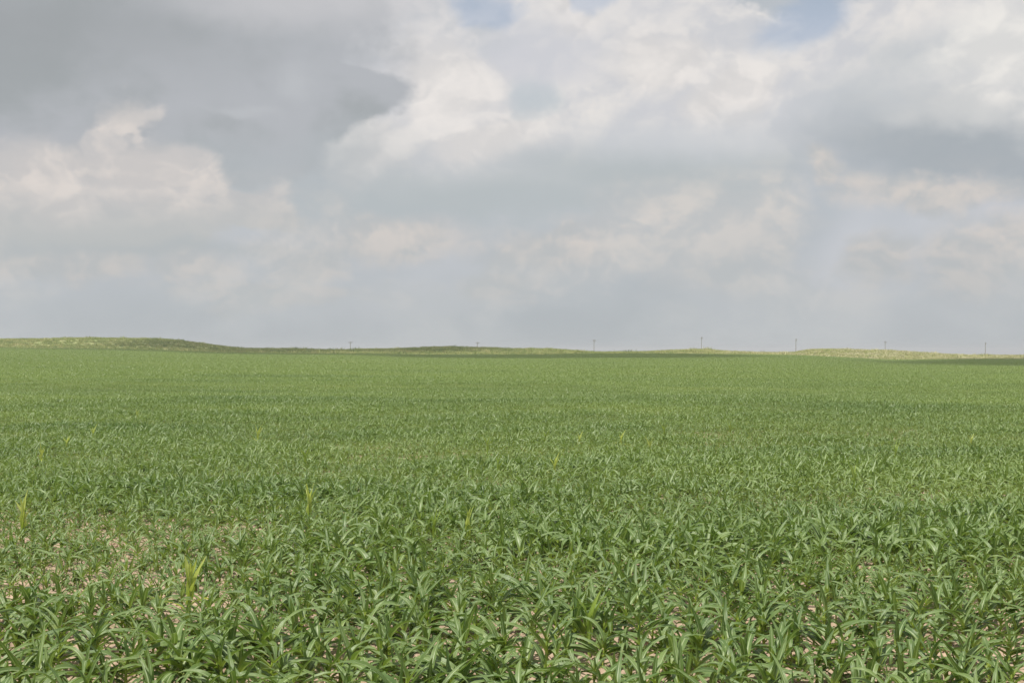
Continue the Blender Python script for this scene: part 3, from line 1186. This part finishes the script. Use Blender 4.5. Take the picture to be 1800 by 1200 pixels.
Y_POLE = 620.0
POLE_LABELS = ['leftmost wooden utility pole above the dark dip in the hills', 'short-looking utility pole half hidden behind the middle hill',
               'utility pole in the gap right of the middle hill', 'tall utility pole above the low hill right of centre',
               'faint utility pole just left of the tan mound', 'faint utility pole behind the tan mound', 'rightmost utility pole above the flat right skyline']
H0 = 11.0
POLE_ME = mesh_list('pole', [tube((0, 0, -1.0), (0, 0, H0), 0.16, 0.12), ([(.15 * math.cos(k * math.pi / 4), .15 * math.sin(k * math.pi / 4), H0) for k in range(8)], [tuple(range(8))])], M_WOOD)
ARM_ME = mesh_list('crossarm', [box(0, -.22, H0 - .55, 2.5, .16, .20)], M_WOOD)
BRACE_ME = mesh_list('brace', [tube((-.75, -.2, H0 - .65), (0, -.2, H0 - 1.35), .045, .045, 6), tube((.75, -.2, H0 - .65), (0, -.2, H0 - 1.35), .045, .045, 6)], M_WOOD)
INS_ME = mesh_list('insulator', [tube((0, 0, 0), (0, 0, .10), .05, .10), tube((0, 0, .10), (0, 0, .22), .10, .07), tube((0, 0, .22), (0, 0, .30), .07, .03)], M_CERAMIC)
for (px, top, lab) in zip((616, 839, 1044, 1233, 1399, 1556, 1732), (600, 601, 596.5, 592, 595, 599.5, 601.5), POLE_LABELS):
    x = (px - 900) / F * Y_POLE
    zt = EYE + (HORIZON - top) / F * Y_POLE
    o = bpy.data.objects.new('utility_pole', None)
    col.objects.link(o)
    zb = gz(x, Y_POLE)
    o.location = (x, Y_POLE, zb)
    o.rotation_euler = (0, random.gauss(0, .008), math.radians(random.uniform(40, 65)))
    k = (zt - zb) / H0
    o.scale = (1, 1, k)
    o['label'] = lab
    o['category'] = 'utility pole'
    o['group'] = 'utility poles along the skyline'
    link('pole', POLE_ME, o)
    link('crossarm', ARM_ME, o)
    link('brace', BRACE_ME, o)
    for dx in (-1.1, 0.55, 1.1):
        i = link('insulator', INS_ME, o)
        i.location = (dx, -.22, H0 - .45)

# ------------------------------------------------------------------ clouds overhead that shade the far end of the field


def cloud(cx, cy, rx, ry, alt, seed):
    """lumpy flat-bottomed cumulus whose shadow falls round (cx, cy)"""
    me = bpy.data.meshes.new('cloud')
    nlat, nlon = 40, 80
    th = np.linspace(0.0, math.pi, nlat)
    ph = np.linspace(0, 2 * math.pi, nlon, endpoint=False)
    T, Pn = np.meshgrid(th, ph, indexing='ij')
    X, Yy, Zz = np.sin(T) * np.cos(Pn), np.sin(T) * np.sin(Pn), np.cos(T)
    k = 1 + .55 * (fbm(X * 2.2 + 7, Yy * 2.2 + Zz * 1.7 + seed, 4, seed) - .5) + .25 * (fbm(X * 6 + 3, Yy * 6 + Zz * 5, 3, seed + 5) - .5)
    h = np.where(Zz > 0, 40.0, 10.0)
    off = SUN_DIR * (alt / SUN_DIR.z)
    v = np.stack([X * rx * k, Yy * ry * k, Zz * h * k], -1).reshape(-1, 3)
    f = []
    for i in range(nlat - 1):
        for j in range(nlon):
            a, b = i * nlon + j, i * nlon + (j + 1) % nlon
            f.append((a, a + nlon, b + nlon, b))
    me = mesh_np('cloud', v, np.array(f), [M_CLOUD])
    o = link('cloud', me, kind='structure')
    o.location = (cx + off.x, cy + off.y, alt)
    return o


cloud(-88, 378, 68, 24, 2300, 3)
cloud(14, 352, 52, 48, 2400, 5)
cloud(-96, 446, 40, 32, 2600, 9)
cloud(-26, 452, 22, 24, 2200, 14)
cloud(190, 300, 88, 110, 2500, 21)

# ------------------------------------------------------------------ the air
m, g, out = new_mat('haze')
pv = g.node('ShaderNodeVolumePrincipled')
pv.inputs['Color'].default_value = (0.93, 0.95, 0.97, 1)
pv.inputs['Density'].default_value = 0.00028
pv.inputs['Anisotropy'].default_value = 0.2
g.put(out.inputs['Volume'], pv.outputs[0])
hz = mesh_list('haze', [box(0, 3200, -8.0, 10000, 8000, 42.0)], m)
link('haze', hz, kind='stuff', label='thin pale haze over the field', category='haze')
